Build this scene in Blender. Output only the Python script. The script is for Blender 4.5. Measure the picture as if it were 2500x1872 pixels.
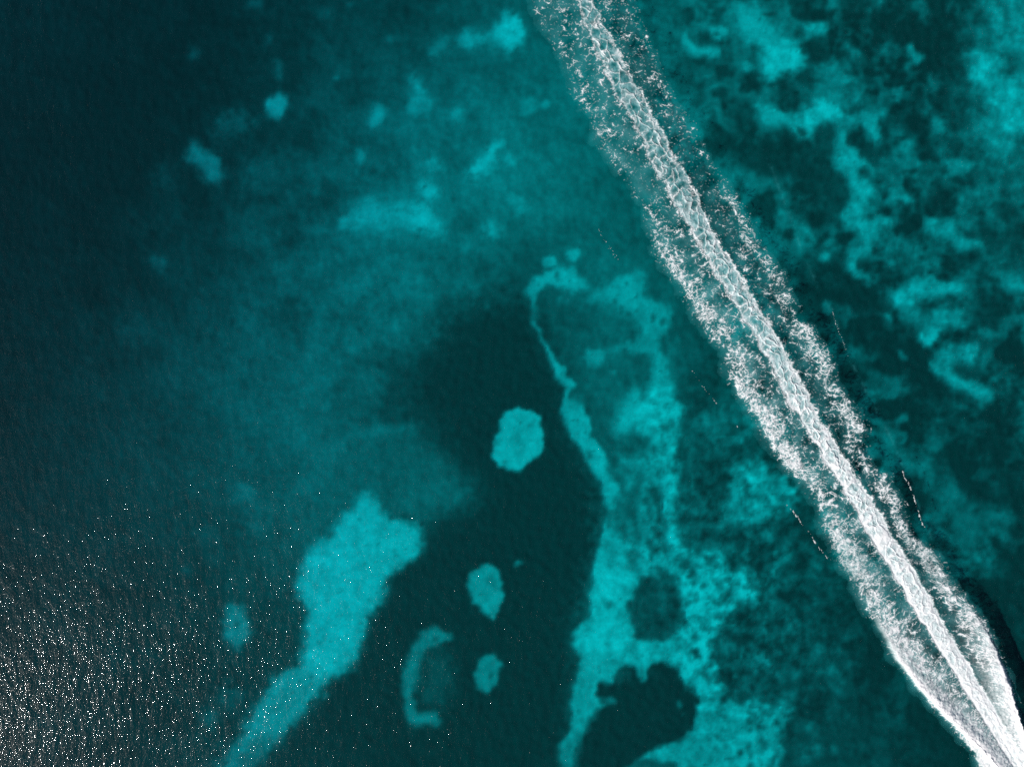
import bpy, math
import numpy as np

# ------------------------------------------------------------------ scene, camera, sky, sun, exposure
for o in list(bpy.data.objects):
    bpy.data.objects.remove(o, do_unlink=True)
scene = bpy.context.scene
COL = scene.collection

ALT = 66.7                     # drone height above the water in metres
PX = 0.04                      # metres of water surface per photo pixel (2500 px = 100 m)
CX, CY = 1250.0, 936.0

cam_data = bpy.data.cameras.new('camera')
cam_data.sensor_width = 36.0
cam_data.lens = 36.0 * ALT / 100.0
cam_data.clip_start = 0.5
cam_data.clip_end = 5000.0
cam = bpy.data.objects.new('camera', cam_data)
cam.location = (0, 0, ALT)
cam.rotation_euler = (0, 0, 0)
COL.objects.link(cam)
scene.camera = cam

SUN_EL = math.radians(34.0)
SUN_DIR = (-0.89, -0.456)       # where the sun stands, seen from above
sn = math.hypot(*SUN_DIR)
sx, sy, sz = SUN_DIR[0]/sn*math.cos(SUN_EL), SUN_DIR[1]/sn*math.cos(SUN_EL), math.sin(SUN_EL)

world = bpy.data.worlds.new('World')
scene.world = world
world.use_nodes = True
wn = world.node_tree
wn.nodes.clear()
w_out = wn.nodes.new('ShaderNodeOutputWorld')
w_bg = wn.nodes.new('ShaderNodeBackground')
w_sky = wn.nodes.new('ShaderNodeTexSky')
w_sky.sky_type = 'NISHITA'
w_sky.sun_disc = False
w_sky.sun_elevation = SUN_EL
w_sky.sun_rotation = math.atan2(SUN_DIR[0], SUN_DIR[1])
w_bg.inputs['Strength'].default_value = 0.06
wn.links.new(w_sky.outputs[0], w_bg.inputs['Color'])
wn.links.new(w_bg.outputs[0], w_out.inputs['Surface'])

from mathutils import Vector
sun_data = bpy.data.lights.new('sun', 'SUN')
sun_data.energy = 5.0
sun_data.angle = math.radians(1.6)
sun_data.color = (1.0, 0.94, 0.88)
sun = bpy.data.objects.new('sun', sun_data)
sun.rotation_euler = Vector((-sx, -sy, -sz)).to_track_quat('-Z', 'Y').to_euler()
sun.location = (sx*200, sy*200, sz*200)
COL.objects.link(sun)

vs = scene.view_settings
vs.view_transform = 'Standard'
vs.look = 'None'
vs.exposure = 0.0
vs.gamma = 1.0
vs.use_curve_mapping = False

cy = scene.cycles
cy.max_bounces = 5; cy.diffuse_bounces = 2; cy.glossy_bounces = 2; cy.volume_bounces = 0
cy.use_denoising = False          # keeps the pin-point sun glints
cy.use_adaptive_sampling = True; cy.adaptive_threshold = 0.006; cy.adaptive_min_samples = 40
cy.transparent_max_bounces = 10; cy.caustics_reflective = False; cy.caustics_refractive = False

# ------------------------------------------------------------------ helpers
def tag(o, label=None, cat=None, group=None, kind=None):
    if label: o['label'] = label
    if cat: o['category'] = cat
    if group: o['group'] = group
    if kind: o['kind'] = kind
    return o

def mesh_from(name, verts, quads, mat, attrs=None, parent=None, smooth=True):
    """verts (n,3), quads (m,4) -> one mesh object with float point attributes"""
    me = bpy.data.meshes.new(name)
    n, m = len(verts), len(quads)
    me.vertices.add(n)
    me.vertices.foreach_set('co', np.ascontiguousarray(verts, dtype=np.float32).ravel())
    me.loops.add(m*4)
    me.loops.foreach_set('vertex_index', np.ascontiguousarray(quads, dtype=np.int32).ravel())
    me.polygons.add(m)
    me.polygons.foreach_set('loop_start', np.arange(0, m*4, 4, dtype=np.int32))
    me.polygons.foreach_set('use_smooth', np.full(m, smooth, dtype=bool))
    me.update(calc_edges=True)
    for k, a in (attrs or {}).items():
        at = me.attributes.new(k, 'FLOAT', 'POINT')
        at.data.foreach_set('value', np.ascontiguousarray(a, dtype=np.float32))
    me.materials.append(mat)
    o = bpy.data.objects.new(name, me)
    COL.objects.link(o)
    if parent: o.parent = parent
    return o

def sub_mesh(name, verts, quads, keep, mat, attrs, parent=None):
    q = quads[keep]
    used = np.unique(q)
    remap = np.full(len(verts), -1, dtype=np.int64)
    remap[used] = np.arange(len(used))
    return mesh_from(name, verts[used], remap[q], mat, {k: a[used] for k, a in attrs.items()}, parent)

def grid_quads(nx, ny):
    i = np.arange(ny*nx).reshape(ny, nx)
    return np.stack([i[:-1, :-1], i[:-1, 1:], i[1:, 1:], i[1:, :-1]], -1).reshape(-1, 4)

def sstep(a, b, x):
    t = np.clip((x-a)/(b-a), 0, 1)
    return t*t*(3-2*t)

_rng = np.random.default_rng(7)
_perm = _rng.permutation(4096)
_gang = _rng.uniform(0, 2*np.pi, 4096)
_gx, _gy = np.cos(_gang), np.sin(_gang)
_jx, _jy = _rng.uniform(0, 1, 4096), _rng.uniform(0, 1, 4096)

def _hash(ix, iy, seed):
    return _perm[(ix + _perm[(iy + seed*131) & 4095]) & 4095]

def perlin(x, y, seed=0):
    ix, iy = np.floor(x).astype(np.int64), np.floor(y).astype(np.int64)
    fx, fy = x-ix, y-iy
    u, v = fx*fx*fx*(fx*(fx*6-15)+10), fy*fy*fy*(fy*(fy*6-15)+10)
    def g(ox, oy):
        h = _hash(ix+ox, iy+oy, seed)
        return _gx[h]*(fx-ox) + _gy[h]*(fy-oy)
    a = g(0, 0)*(1-u)+g(1, 0)*u
    b = g(0, 1)*(1-u)+g(1, 1)*u
    return (a*(1-v)+b*v)*1.5          # about -1..1

def fbm(x, y, octaves=4, seed=0, gain=0.5):
    s, a, n = 0, 1, 0
    for k in range(octaves):
        s = s + a*perlin(x*2**k+17.3*k, y*2**k-9.1*k, seed+k)
        n += a
        a *= gain
    return s/n

def worley(x, y, seed=0):
    ix, iy = np.floor(x).astype(np.int64), np.floor(y).astype(np.int64)
    f1 = np.full(x.shape, 9.0); f2 = np.full(x.shape, 9.0)
    for oy in (-1, 0, 1):
        for ox in (-1, 0, 1):
            h = _hash(ix+ox, iy+oy, seed)
            d = np.hypot(ix+ox+_jx[h]-x, iy+oy+_jy[h]-y)
            f2 = np.minimum(f2, np.maximum(f1, d))
            f1 = np.minimum(f1, d)
    return f1, f2

def blur(a, sigma):
    if sigma < 0.3: return a
    r = int(math.ceil(sigma*2.6))
    k = np.exp(-0.5*(np.arange(-r, r+1)/sigma)**2); k /= k.sum()
    p = np.pad(a, ((r, r), (0, 0)), mode='edge')
    a = sum(k[j]*p[j:j+a.shape[0]] for j in range(2*r+1))
    p = np.pad(a, ((0, 0), (r, r)), mode='edge')
    return sum(k[j]*p[:, j:j+a.shape[1]] for j in range(2*r+1))

def sample(field, x, y):
    """bilinear lookup"""
    h, w = field.shape
    x = np.clip(x, 0, w-1.001); y = np.clip(y, 0, h-1.001)
    ix, iy = x.astype(int), y.astype(int)
    fx, fy = x-ix, y-iy
    return (field[iy, ix]*(1-fx)+field[iy, ix+1]*fx)*(1-fy) + (field[iy+1, ix]*(1-fx)+field[iy+1, ix+1]*fx)*fy

def inside(poly, X, Y):
    c = np.zeros(X.shape, bool)
    n = len(poly)
    for i in range(n):
        x0, y0 = poly[i]; x1, y1 = poly[(i+1) % n]
        if y0 == y1: continue
        m = (Y < y0) != (Y < y1)
        c ^= m & (X < (x1-x0)*(Y-y0)/(y1-y0)+x0)
    return c

# ------------------------------------------------------------------ materials
def new_mat(name):
    m = bpy.data.materials.new(name)
    m.use_nodes = True
    m.node_tree.nodes.clear()
    return m, m.node_tree.nodes, m.node_tree.links

ABS_G, ABS_B, ABS_R = 0.044, 0.031, 1.4     # water absorption per metre

def mat_seabed():
    m, N, L = new_mat('sand_and_seagrass')
    out = N.new('ShaderNodeOutputMaterial')
    bs = N.new('ShaderNodeBsdfDiffuse')
    at = N.new('ShaderNodeAttribute'); at.attribute_name = 'sand'
    geo = N.new('ShaderNodeNewGeometry')
    n1 = N.new('ShaderNodeTexNoise'); n1.inputs['Scale'].default_value = 1.1; n1.inputs['Detail'].default_value = 6; n1.inputs['Roughness'].default_value = 0.68
    L.new(geo.outputs['Position'], n1.inputs['Vector'])
    # grass tufts break up the sand's edge: fraction * (0.7 .. 1.3)
    mr = N.new('ShaderNodeMapRange'); mr.inputs['From Min'].default_value = 0.25; mr.inputs['From Max'].default_value = 0.75
    mr.inputs['To Min'].default_value = 0.74; mr.inputs['To Max'].default_value = 1.26
    L.new(n1.outputs['Fac'], mr.inputs['Value'])
    mu = N.new('ShaderNodeMath'); mu.operation = 'MULTIPLY'; mu.use_clamp = True
    L.new(at.outputs['Fac'], mu.inputs[0]); L.new(mr.outputs[0], mu.inputs[1])
    mix = N.new('ShaderNodeMix'); mix.data_type = 'RGBA'
    mix.inputs['A'].default_value = (0.028, 0.043, 0.042, 1)     # dark seagrass
    mix.inputs['B'].default_value = (0.80, 0.78, 0.77, 1)        # pale coral sand
    L.new(mu.outputs[0], mix.inputs['Factor'])
    L.new(mix.outputs['Result'], bs.inputs['Color'])
    L.new(bs.outputs[0], out.inputs['Surface'])
    return m

def mat_water():
    m, N, L = new_mat('clear_sea_water')
    out = N.new('ShaderNodeOutputMaterial')
    geo = N.new('ShaderNodeNewGeometry')
    def ripple(scale, sxy, rot, detail, rough):
        mp = N.new('ShaderNodeMapping')
        mp.inputs['Rotation'].default_value = (0, 0, rot)
        mp.inputs['Scale'].default_value = (sxy[0], sxy[1], 1)
        L.new(geo.outputs['Position'], mp.inputs['Vector'])
        n = N.new('ShaderNodeTexNoise')
        n.inputs['Scale'].default_value = scale
        n.inputs['Detail'].default_value = detail
        n.inputs['Roughness'].default_value = rough
        L.new(mp.outputs[0], n.inputs['Vector'])
        return n.outputs['Fac']
    a = ripple(13.0, (1.0, 0.34), math.radians(-8), 1.0, 0.5)
    pa = N.new('ShaderNodeMath'); pa.operation = 'POWER'; pa.inputs[1].default_value = 3.0
    L.new(a, pa.inputs[0])
    gust = ripple(0.16, (1.0, 0.7), math.radians(20), 3.0, 0.6)      # patches of stronger and weaker wind
    gm = N.new('ShaderNodeMapRange'); gm.inputs['From Min'].default_value = 0.3; gm.inputs['From Max'].default_value = 0.7
    gm.inputs['To Min'].default_value = 0.55; gm.inputs['To Max'].default_value = 1.35
    L.new(gust, gm.inputs['Value'])
    ga = N.new('ShaderNodeMath'); ga.operation = 'MULTIPLY'
    L.new(pa.outputs[0], ga.inputs[0]); L.new(gm.outputs[0], ga.inputs[1]); a = ga.outputs[0]
    b = ripple(1.3, (1.0, 0.45), math.radians(-14), 3.0, 0.55)
    b1 = N.new('ShaderNodeBump'); b1.inputs['Strength'].default_value = 1.0; b1.inputs['Distance'].default_value = 0.032
    L.new(a, b1.inputs['Height'])
    b2 = N.new('ShaderNodeBump'); b2.inputs['Strength'].default_value = 1.0; b2.inputs['Distance'].default_value = 0.13
    L.new(b, b2.inputs['Height']); L.new(b1.outputs[0], b2.inputs['Normal'])
    # Schlick reflectance of the air side, the same for both sides of the sheet
    def op(kind, a, b=None):
        n = N.new('ShaderNodeMath'); n.operation = kind
        for i, v in enumerate((a, b)):
            if v is None: continue
            if isinstance(v, (int, float)): n.inputs[i].default_value = v
            else: L.new(v, n.inputs[i])
        return n.outputs[0]
    dt = N.new('ShaderNodeVectorMath'); dt.operation = 'DOT_PRODUCT'
    L.new(b2.outputs[0], dt.inputs[0]); L.new(geo.outputs['Incoming'], dt.inputs[1])
    one = op('SUBTRACT', 1.0, op('MINIMUM', op('ABSOLUTE', dt.outputs['Value']), 1.0))
    fres = op('ADD', op('MULTIPLY', op('POWER', one, 5.0), 0.98), 0.02)
    tr = N.new('ShaderNodeBsdfTransparent'); tr.inputs['Color'].default_value = (0.97, 0.99, 0.99, 1)
    gl = N.new('ShaderNodeBsdfGlossy'); gl.inputs['Roughness'].default_value = 0.028
    gl.inputs['Color'].default_value = (1, 1, 1, 1)
    L.new(b2.outputs[0], gl.inputs['Normal'])
    # capillary ripples too small to see one by one: a soft sheen round the glints
    g2 = N.new('ShaderNodeBsdfGlossy'); g2.inputs['Roughness'].default_value = 0.24
    L.new(b2.outputs[0], g2.inputs['Normal'])
    gx2 = N.new('ShaderNodeMixShader'); gx2.inputs['Fac'].default_value = 0.05
    L.new(gl.outputs[0], gx2.inputs[1]); L.new(g2.outputs[0], gx2.inputs[2]); gl = gx2
    mx = N.new('ShaderNodeMixShader')
    L.new(fres, mx.inputs['Fac']); L.new(tr.outputs[0], mx.inputs[1]); L.new(gl.outputs[0], mx.inputs[2])
    L.new(mx.outputs[0], out.inputs['Surface'])
    va = N.new('ShaderNodeVolumeAbsorption')
    # density * (1 - colour) = absorption
    va.inputs['Density'].default_value = 1.5
    va.inputs['Color'].default_value = (1-ABS_R/1.5, 1-ABS_G/1.5, 1-ABS_B/1.5, 1)
    L.new(va.outputs[0], out.inputs['Volume'])
    return m

def mat_foam():
    m, N, L = new_mat('white_sea_foam')
    out = N.new('ShaderNodeOutputMaterial')
    af = N.new('ShaderNodeAttribute'); af.attribute_name = 'foam'
    am = N.new('ShaderNodeAttribute'); am.attribute_name = 'milk'
    geo = N.new('ShaderNodeNewGeometry')
    nz = N.new('ShaderNodeTexNoise'); nz.inputs['Scale'].default_value = 9.0; nz.inputs['Detail'].default_value = 3
    L.new(geo.outputs['Position'], nz.inputs['Vector'])
    bp = N.new('ShaderNodeBump'); bp.inputs['Distance'].default_value = 0.04; bp.inputs['Strength'].default_value = 0.3
    L.new(nz.outputs['Fac'], bp.inputs['Height'])
    # air-filled water: turquoise when thin, paler as the bubbles get denser
    mc = N.new('ShaderNodeMix'); mc.data_type = 'RGBA'
    mc.inputs['A'].default_value = (0.05, 0.48, 0.52, 1)
    mc.inputs['B'].default_value = (0.78, 0.87, 0.89, 1)
    pw = N.new('ShaderNodeMath'); pw.operation = 'POWER'; pw.inputs[1].default_value = 1.6
    L.new(am.outputs['Fac'], pw.inputs[0]); L.new(pw.outputs[0], mc.inputs['Factor'])
    dm = N.new('ShaderNodeBsdfDiffuse'); L.new(mc.outputs['Result'], dm.inputs['Color'])
    L.new(bp.outputs[0], dm.inputs['Normal'])
    df = N.new('ShaderNodeBsdfDiffuse'); df.inputs['Color'].default_value = (0.94, 0.94, 0.95, 1)
    L.new(bp.outputs[0], df.inputs['Normal'])
    tr = N.new('ShaderNodeBsdfTransparent')
    m1 = N.new('ShaderNodeMixShader'); m2 = N.new('ShaderNodeMixShader')
    L.new(am.outputs['Fac'], m1.inputs['Fac']); L.new(tr.outputs[0], m1.inputs[1]); L.new(dm.outputs[0], m1.inputs[2])
    L.new(af.outputs['Fac'], m2.inputs['Fac']); L.new(m1.outputs[0], m2.inputs[1]); L.new(df.outputs[0], m2.inputs[2])
    L.new(m2.outputs[0], out.inputs['Surface'])
    return m

M_BED, M_WATER, M_FOAM = mat_seabed(), mat_water(), mat_foam()

# ------------------------------------------------------------------ the seabed: what grows and what lies bare
# brightness of the bottom as it shows (0..255 green), read off the photo in its pixels
BG = np.array([
 [42, 36, 38, 48, 55, 84, 82, 78, 66, 58, 104],
 [36, 34, 36, 52, 82, 96, 94, 72, 68, 58, 118],
 [34, 34, 42, 64, 94, 100, 86, 76, 66, 62, 96],
 [36, 38, 56, 78, 94, 74, 90, 80, 72, 62, 72],
 [38, 48, 70, 86, 62, 58, 86, 76, 66, 59, 62],
 [40, 52, 62, 86, 80, 52, 90, 72, 66, 60, 67],
 [40, 46, 52, 74, 48, 50, 106, 90, 66, 59, 62],
 [38, 44, 46, 56, 44, 46, 90, 70, 62, 52, 52],
 [38, 42, 54, 56, 42, 42, 80, 86, 70, 52, 52]], float)

ZOOM = {0: (0, 0, 1.1302), 1: (350, 0, .452), 2: (1500, 0, .452), 3: (1900, 500, .5435), 4: (1150, 550, .4226),
        5: (1250, 1150, .436), 6: (450, 1000, .5266), 7: (0, 0, .604)}
SHAPES = []          # (value, blur_px, points_px, patch_key)

def poly(z, val, bl, pts, key=None):
    ox, oy, s = ZOOM[z]
    SHAPES.append((val, bl, [(ox+x*s, oy+y*s) for x, y in pts], key))

def spot(z, val, bl, cx, cy, rx, ry=None, ang=0, key=None):
    ry = ry or rx
    c, s = math.cos(math.radians(ang)), math.sin(math.radians(ang))
    pts = []
    for k in range(14):
        a = k*2*math.pi/14
        w = 1+0.13*math.sin(3*a+cx)+0.09*math.sin(5*a+cy)
        u, v = rx*w*math.cos(a), ry*w*math.sin(a)
        pts.append((cx+u*c-v*s, cy+u*s+v*c))
    poly(z, val, bl, pts, key)

# the dark meadow between the ribbon of sand and the boot-shaped patch
poly(0, 46, 34, [(1000,660),(1150,640),(1170,720),(1210,820),(1220,900),(1280,1000),(1300,1100),(1290,1250),(1240,1350),(1240,1500),(1210,1656),(560,1670),(700,1470),(800,1380),(840,1240),(930,1160),(1010,1050),(960,950),(880,900),(900,800),(950,720)])
# --- upper left
poly(1, 78, 20, [(340,700),(400,640),(500,615),(600,640),(620,700),(500,720),(400,730)])
poly(1, 128, 6, [(650,590),(670,540),(720,518),(770,515),(775,560),(750,610),(735,640),(690,645),(660,625)], 'A')
poly(1, 104, 9, [(200,855),(265,830),(262,740),(310,815),(390,825),(420,870),(440,940),(435,980),(380,985),(300,955),(290,900)], 'B')
poly(1, 132, 7, [(1195,655),(1225,600),(1240,560),(1285,560),(1305,610),(1285,660),(1250,695),(1210,680)], 'C')
poly(1, 132, 11, [(1440,400),(1475,395),(1500,460),(1530,510),(1545,575),(1500,610),(1430,625),(1425,570),(1450,520)])
poly(1, 136, 7, [(1600,605),(1640,595),(1725,598),(1720,640),(1680,660),(1650,635)])
poly(1, 130, 6, [(1150,850),(1165,815),(1195,808),(1205,840),(1180,900),(1160,895)], 'F')
poly(1, 58, 22, [(1150,930),(1230,900),(1360,930),(1390,980),(1300,1010),(1180,990)])
poly(1, 100, 20, [(1060,1160),(1150,1060),(1300,1030),(1450,1000),(1500,840),(1620,830),(1680,1000),(1660,1290),(1400,1320),(1100,1280)])
poly(1, 136, 11, [(1065,1200),(1105,1180),(1150,1120),(1230,1075),(1300,1120),(1390,1090),(1480,1090),(1520,1100),(1560,1170),(1630,1240),(1610,1285),(1520,1260),(1440,1230),(1360,1230),(1280,1275),(1200,1225),(1110,1245),(1075,1250)], 'I')
poly(1, 158, 10, [(1440,1210),(1480,1120),(1530,1110),(1570,1200),(1610,1270),(1520,1250)], 'I')
spot(1, 132, 7, 1090, 1220, 22, 30)
poly(1, 142, 10, [(1510,880),(1550,850),(1600,890),(1580,930),(1530,930)])
poly(1, 162, 10, [(1475,1020),(1530,980),(1600,1020),(1575,1080),(1510,1085)])
poly(1, 156, 9, [(1720,930),(1780,895),(1850,830),(1900,760),(1950,770),(1940,800),(1900,840),(1900,900),(1860,940),(1770,950)], 'J')
poly(1, 146, 11, [(1820,1230),(1870,1190),(1930,1240),(1900,1290),(1850,1270)])
spot(1, 114, 18, 2000, 1000, 110, 60, -30); spot(1, 126, 11, 2030, 1130, 50, 40); spot(1, 140, 7, 1970, 860, 34, 60, -20); spot(1, 138, 6, 2010, 1080, 46, 26, 25)
poly(1, 145, 9, [(1690,200),(1740,150),(1800,170),(1850,185),(1890,150),(1930,110),(1950,60),(1990,75),(2045,110),(2050,200),(2025,270),(1980,285),(1930,255),(1880,230),(1840,200),(1830,250),(1770,265),(1710,230)], 'L')
poly(1, 164, 8, [(1910,150),(1960,80),(2040,110),(2045,220),(1980,280),(1930,240)], 'L')
poly(1, 116, 11, [(1530,280),(1570,230),(1630,200),(1650,230),(1620,290),(1560,320)])
for a in [(78,10,610,15,40,30),(90,6,1115,15,18,16),(85,6,1225,8,25,16),(70,12,980,70,60,30),(90,6,1325,208,30,12),(105,4,1043,430,13,14),
          (78,8,680,205,18,36),(82,7,725,380,20,52),(68,10,275,295,30,34),(100,8,1600,45,25,22),(126,8,2075,580,46,46),(136,5,2175,565,26,24),
          (70,8,90,1420,25,25),(72,20,1010,290,70,45),(75,24,620,940,90,60),(70,22,830,860,120,40),(95,25,1870,160,260,120)]:
    if a[2] == 1870: continue
    spot(1, *a)
# --- upper right
spot(2, 108, 24, 250, 150, 60, 180); spot(2, 110, 10, 395, 560, 30, 32); spot(2, 105, 8, 480, 680, 30, 18); spot(2, 114, 14, 430, 850, 60, 50)
spot(2, 90, 8, 605, 650, 40, 15); spot(2, 86, 6, 450, 405, 12, 20)
poly(2, 138, 5, [(505,160),(560,140),(605,150),(600,185),(575,190),(575,220),(540,215),(510,190)], 'N')
spot(2, 88, 3, 540, 182, 14)
poly(2, 146, 6, [(370,150),(385,150),(400,210),(440,245),(480,260),(520,255),(575,275),(578,305),(540,312),(450,310),(400,300),(365,270)], 'O')
poly(2, 140, 6, [(670,340),(710,322),(750,345),(745,375),(720,395),(690,375)], 'P')
spot(2, 98, 3, 690, 358, 8)
poly(2, 130, 16, [(2000,0),(2240,0),(2240,290),(2120,240),(2060,200),(2010,130)])
poly(2, 145, 9, [(630,30),(700,20),(780,0),(785,110),(870,130),(910,195),(960,240),(1000,250),(1010,310),(1045,345),(1000,375),(930,385),(905,390),(870,405),(840,445),(800,435),(780,390),(800,340),(795,270),(760,235),(700,225),(665,190),(660,110)], 'Q')
poly(2, 165, 12, [(800,260),(960,240),(1040,345),(930,390),(820,450),(785,400)], 'Q')
poly(2, 142, 8, [(1010,130),(1090,130),(1140,135),(1155,165),(1110,200),(1080,215),(1040,190),(1010,160)], 'R')
poly(2, 110, 11, [(880,10),(970,10),(975,60),(940,95),(910,70)]); spot(2, 105, 8, 1090, 38, 34, 16, -30)
poly(2, 136, 8, [(1400,-8),(1480,-8),(1465,30),(1420,30)])
poly(2, 118, 11, [(930,400),(980,450),(1060,480),(1110,500),(1130,430),(1060,390),(1120,330),(1200,320),(1240,370),(1245,500),(1220,560),(1100,560),(1050,530),(1000,500),(940,440)])
poly(2, 142, 8, [(1240,610),(1340,620),(1420,600),(1470,590),(1420,640),(1435,740),(1440,780),(1405,790),(1365,745),(1390,710),(1330,690),(1250,690)], 'S')
poly(2, 102, 6, [(1425,570),(1440,520),(1480,440),(1462,520),(1445,580)])
poly(2, 141, 7, [(1190,660),(1250,680),(1245,760),(1330,830),(1370,880),(1400,945),(1380,950),(1330,880),(1320,950),(1390,1000),(1445,970),(1400,1010),(1380,1080),(1420,1140),(1330,1160),(1350,1190),(1430,1190),(1485,1200),(1480,1225),(1430,1220),(1420,1280),(1390,1350),(1330,1370),(1300,1420),(1340,1470),(1420,1530),(1380,1545),(1280,1490),(1245,1420),(1260,1370),(1330,1340),(1355,1300),(1310,1250),(1240,1230),(1225,1150),(1260,1100),(1275,1040),(1230,960),(1190,940),(1165,840),(1180,740)], 'S')
poly(2, 146, 8, [(770,560),(850,580),(920,620),(1010,625),(1060,570),(1110,540),(1200,580),(1250,620),(1200,650),(1150,655),(1090,700),(1050,745),(1000,750),(960,700),(880,680),(830,710),(780,690),(765,640)], 'S')
poly(2, 168, 9, [(1010,630),(1100,550),(1200,590),(1230,640),(1150,655),(1080,700),(1040,700)], 'S')
poly(2, 76, 4, [(985,700),(1015,690),(1045,715),(1030,745),(995,735)])
poly(2, 100, 3, [(775,650),(830,680),(900,690),(960,700),(900,706),(820,696),(780,668)])
poly(2, 66, 8, [(1150,660),(1190,655),(1185,740),(1165,840),(1185,935),(1235,960),(1275,1040),(1260,1095),(1100,1080),(1050,800),(1090,710)])
poly(2, 120, 6, [(1585,230),(1610,240),(1640,290),(1685,310),(1680,335),(1630,350),(1600,330),(1580,280)], 'T')
spot(2, 114, 6, 1590, 365, 20)
poly(2, 113, 8, [(1230,240),(1290,260),(1335,265),(1330,300),(1310,310),(1250,290)])
poly(2, 100, 9, [(1610,0),(1660,10),(1690,60),(1705,120),(1690,135),(1650,90),(1620,50)])
poly(2, 150, 11, [(1880,240),(1960,300),(2040,310),(2110,295),(2100,340),(2060,360),(2100,420),(2240,460),(2240,700),(2100,720),(2050,700),(2000,640),(2080,600),(2050,540),(1980,450),(1910,410),(1930,350),(1890,290)], 'W')
poly(2, 120, 14, [(1940,570),(2000,600),(2090,700),(2080,760),(1980,720),(1950,640)])
spot(2, 148, 15, 2160, 190, 70, 46); spot(2, 112, 10, 1975, 170, 35); spot(2, 96, 6, 1885, 175, 15)
poly(2, 105, 11, [(1720,420),(1740,420),(1690,520),(1660,560),(1700,590),(1770,600),(1790,700),(1740,750),(1700,720),(1700,640),(1640,600),(1640,550),(1680,490)])
spot(2, 120, 10, 1745, 695, 42, 46)
poly(2, 128, 8, [(1740,790),(1790,850),(1880,870),(1940,900),(1930,930),(1880,950),(1820,920),(1780,880)], 'Y')
poly(2, 126, 13, [(1980,820),(2020,770),(2080,810),(2110,840),(2050,870),(1990,880)])
for a in [(112,6,1845,648,18,18),(114,6,1940,497,15,15),(102,12,1910,740,35,35),(95,6,1385,480,15,15),(112,12,2170,1030,45,35)]:
    spot(2, *a)
poly(2, 106, 9, [(1530,800),(1570,790),(1610,830),(1615,885),(1580,870)])
poly(2, 128, 7, [(1480,1030),(1530,1000),(1560,1050),(1630,1080),(1635,1110),(1570,1100),(1500,1080)], 'AB')
poly(2, 117, 9, [(1850,1060),(1900,1035),(2020,1020),(2025,1045),(1960,1070),(1910,1090),(1890,1150),(1870,1160),(1860,1100)])
poly(2, 124, 8, [(1650,1160),(1700,1180),(1800,1180),(1850,1190),(1840,1260),(1900,1290),(1960,1290),(2010,1340),(2000,1365),(1930,1350),(1840,1375),(1790,1320),(1740,1260),(1730,1300),(1670,1230)], 'AE')
poly(2, 110, 7, [(1520,1260),(1560,1260),(1600,1310),(1570,1320)])
poly(2, 106, 7, [(1550,1480),(1580,1440),(1620,1370),(1600,1440),(1570,1485)])
spot(2, 107, 8, 1740, 1415, 30); spot(2, 120, 5, 1140, 1380, 28, 16); spot(2, 96, 13, 950, 1400, 45, 50)
# --- right
poly(3, 118, 9, [(940,260),(980,270),(1030,300),(1120,300),(1120,400),(1030,400),(990,350),(950,300)])
poly(3, 142, 8, [(490,380),(560,370),(600,330),(680,310),(720,350),(760,350),(830,340),(810,380),(760,410),(700,410),(650,450),(580,460),(530,480),(500,430)], 'BA')
poly(3, 126, 9, [(560,470),(600,470),(640,520),(680,530),(700,470),(750,450),(800,490),(860,530),(830,560),(720,550),(710,600),(670,630),(630,610),(640,560),(580,510)])
poly(3, 143, 6, [(630,590),(670,540),(715,560),(710,610),(660,635)], 'BB')
poly(3, 128, 8, [(720,640),(800,620),(890,625),(890,670),(860,710),(800,710),(760,740),(830,790),(900,800),(980,850),(975,880),(920,890),(870,840),(780,840),(740,780),(670,740),(690,700)], 'BC')
poly(3, 146, 7, [(840,640),(895,630),(880,690),(830,700)], 'BC'); poly(3, 142, 7, [(790,800),(900,805),(975,865),(910,880),(860,840)], 'BC')
spot(3, 106, 5, 915, 905, 14, 22)
poly(3, 116, 7, [(900,565),(960,560),(1000,550),(1035,550),(1020,575),(980,590),(950,615),(920,590)], 'BD')
poly(3, 118, 5, [(480,490),(500,490),(520,525),(505,540)]); poly(3, 106, 5, [(535,650),(550,660),(590,690),(580,700),(550,690)])
spot(3, 118, 6, 565, 948, 20); spot(3, 114, 9, 690, 1080, 40, 30)
poly(3, 95, 18, [(600,1130),(650,1120),(690,1060),(730,1090),(700,1160),(740,1250),(800,1250),(820,1310),(880,1360),(970,1370),(1015,1360),(1005,1420),(950,1420),(900,1470),(870,1530),(800,1540),(760,1420),(690,1300),(620,1230)])
poly(3, 116, 8, [(970,1385),(1020,1360),(1005,1410),(970,1420)]); poly(3, 106, 11, [(700,1270),(800,1260),(820,1310),(760,1340)])
poly(3, 110, 5, [(195,440),(230,430),(250,470),(230,495),(200,490)]); spot(3, 118, 6, 215, 232, 22, 15); spot(3, 104, 8, 75, 360, 25, 20); spot(3, 100, 9, 430, 1105, 50, 30)
spot(3, 48, 40, 960, 1050, 110, 150); spot(3, 45, 30, 700, 900, 110, 60)
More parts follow.
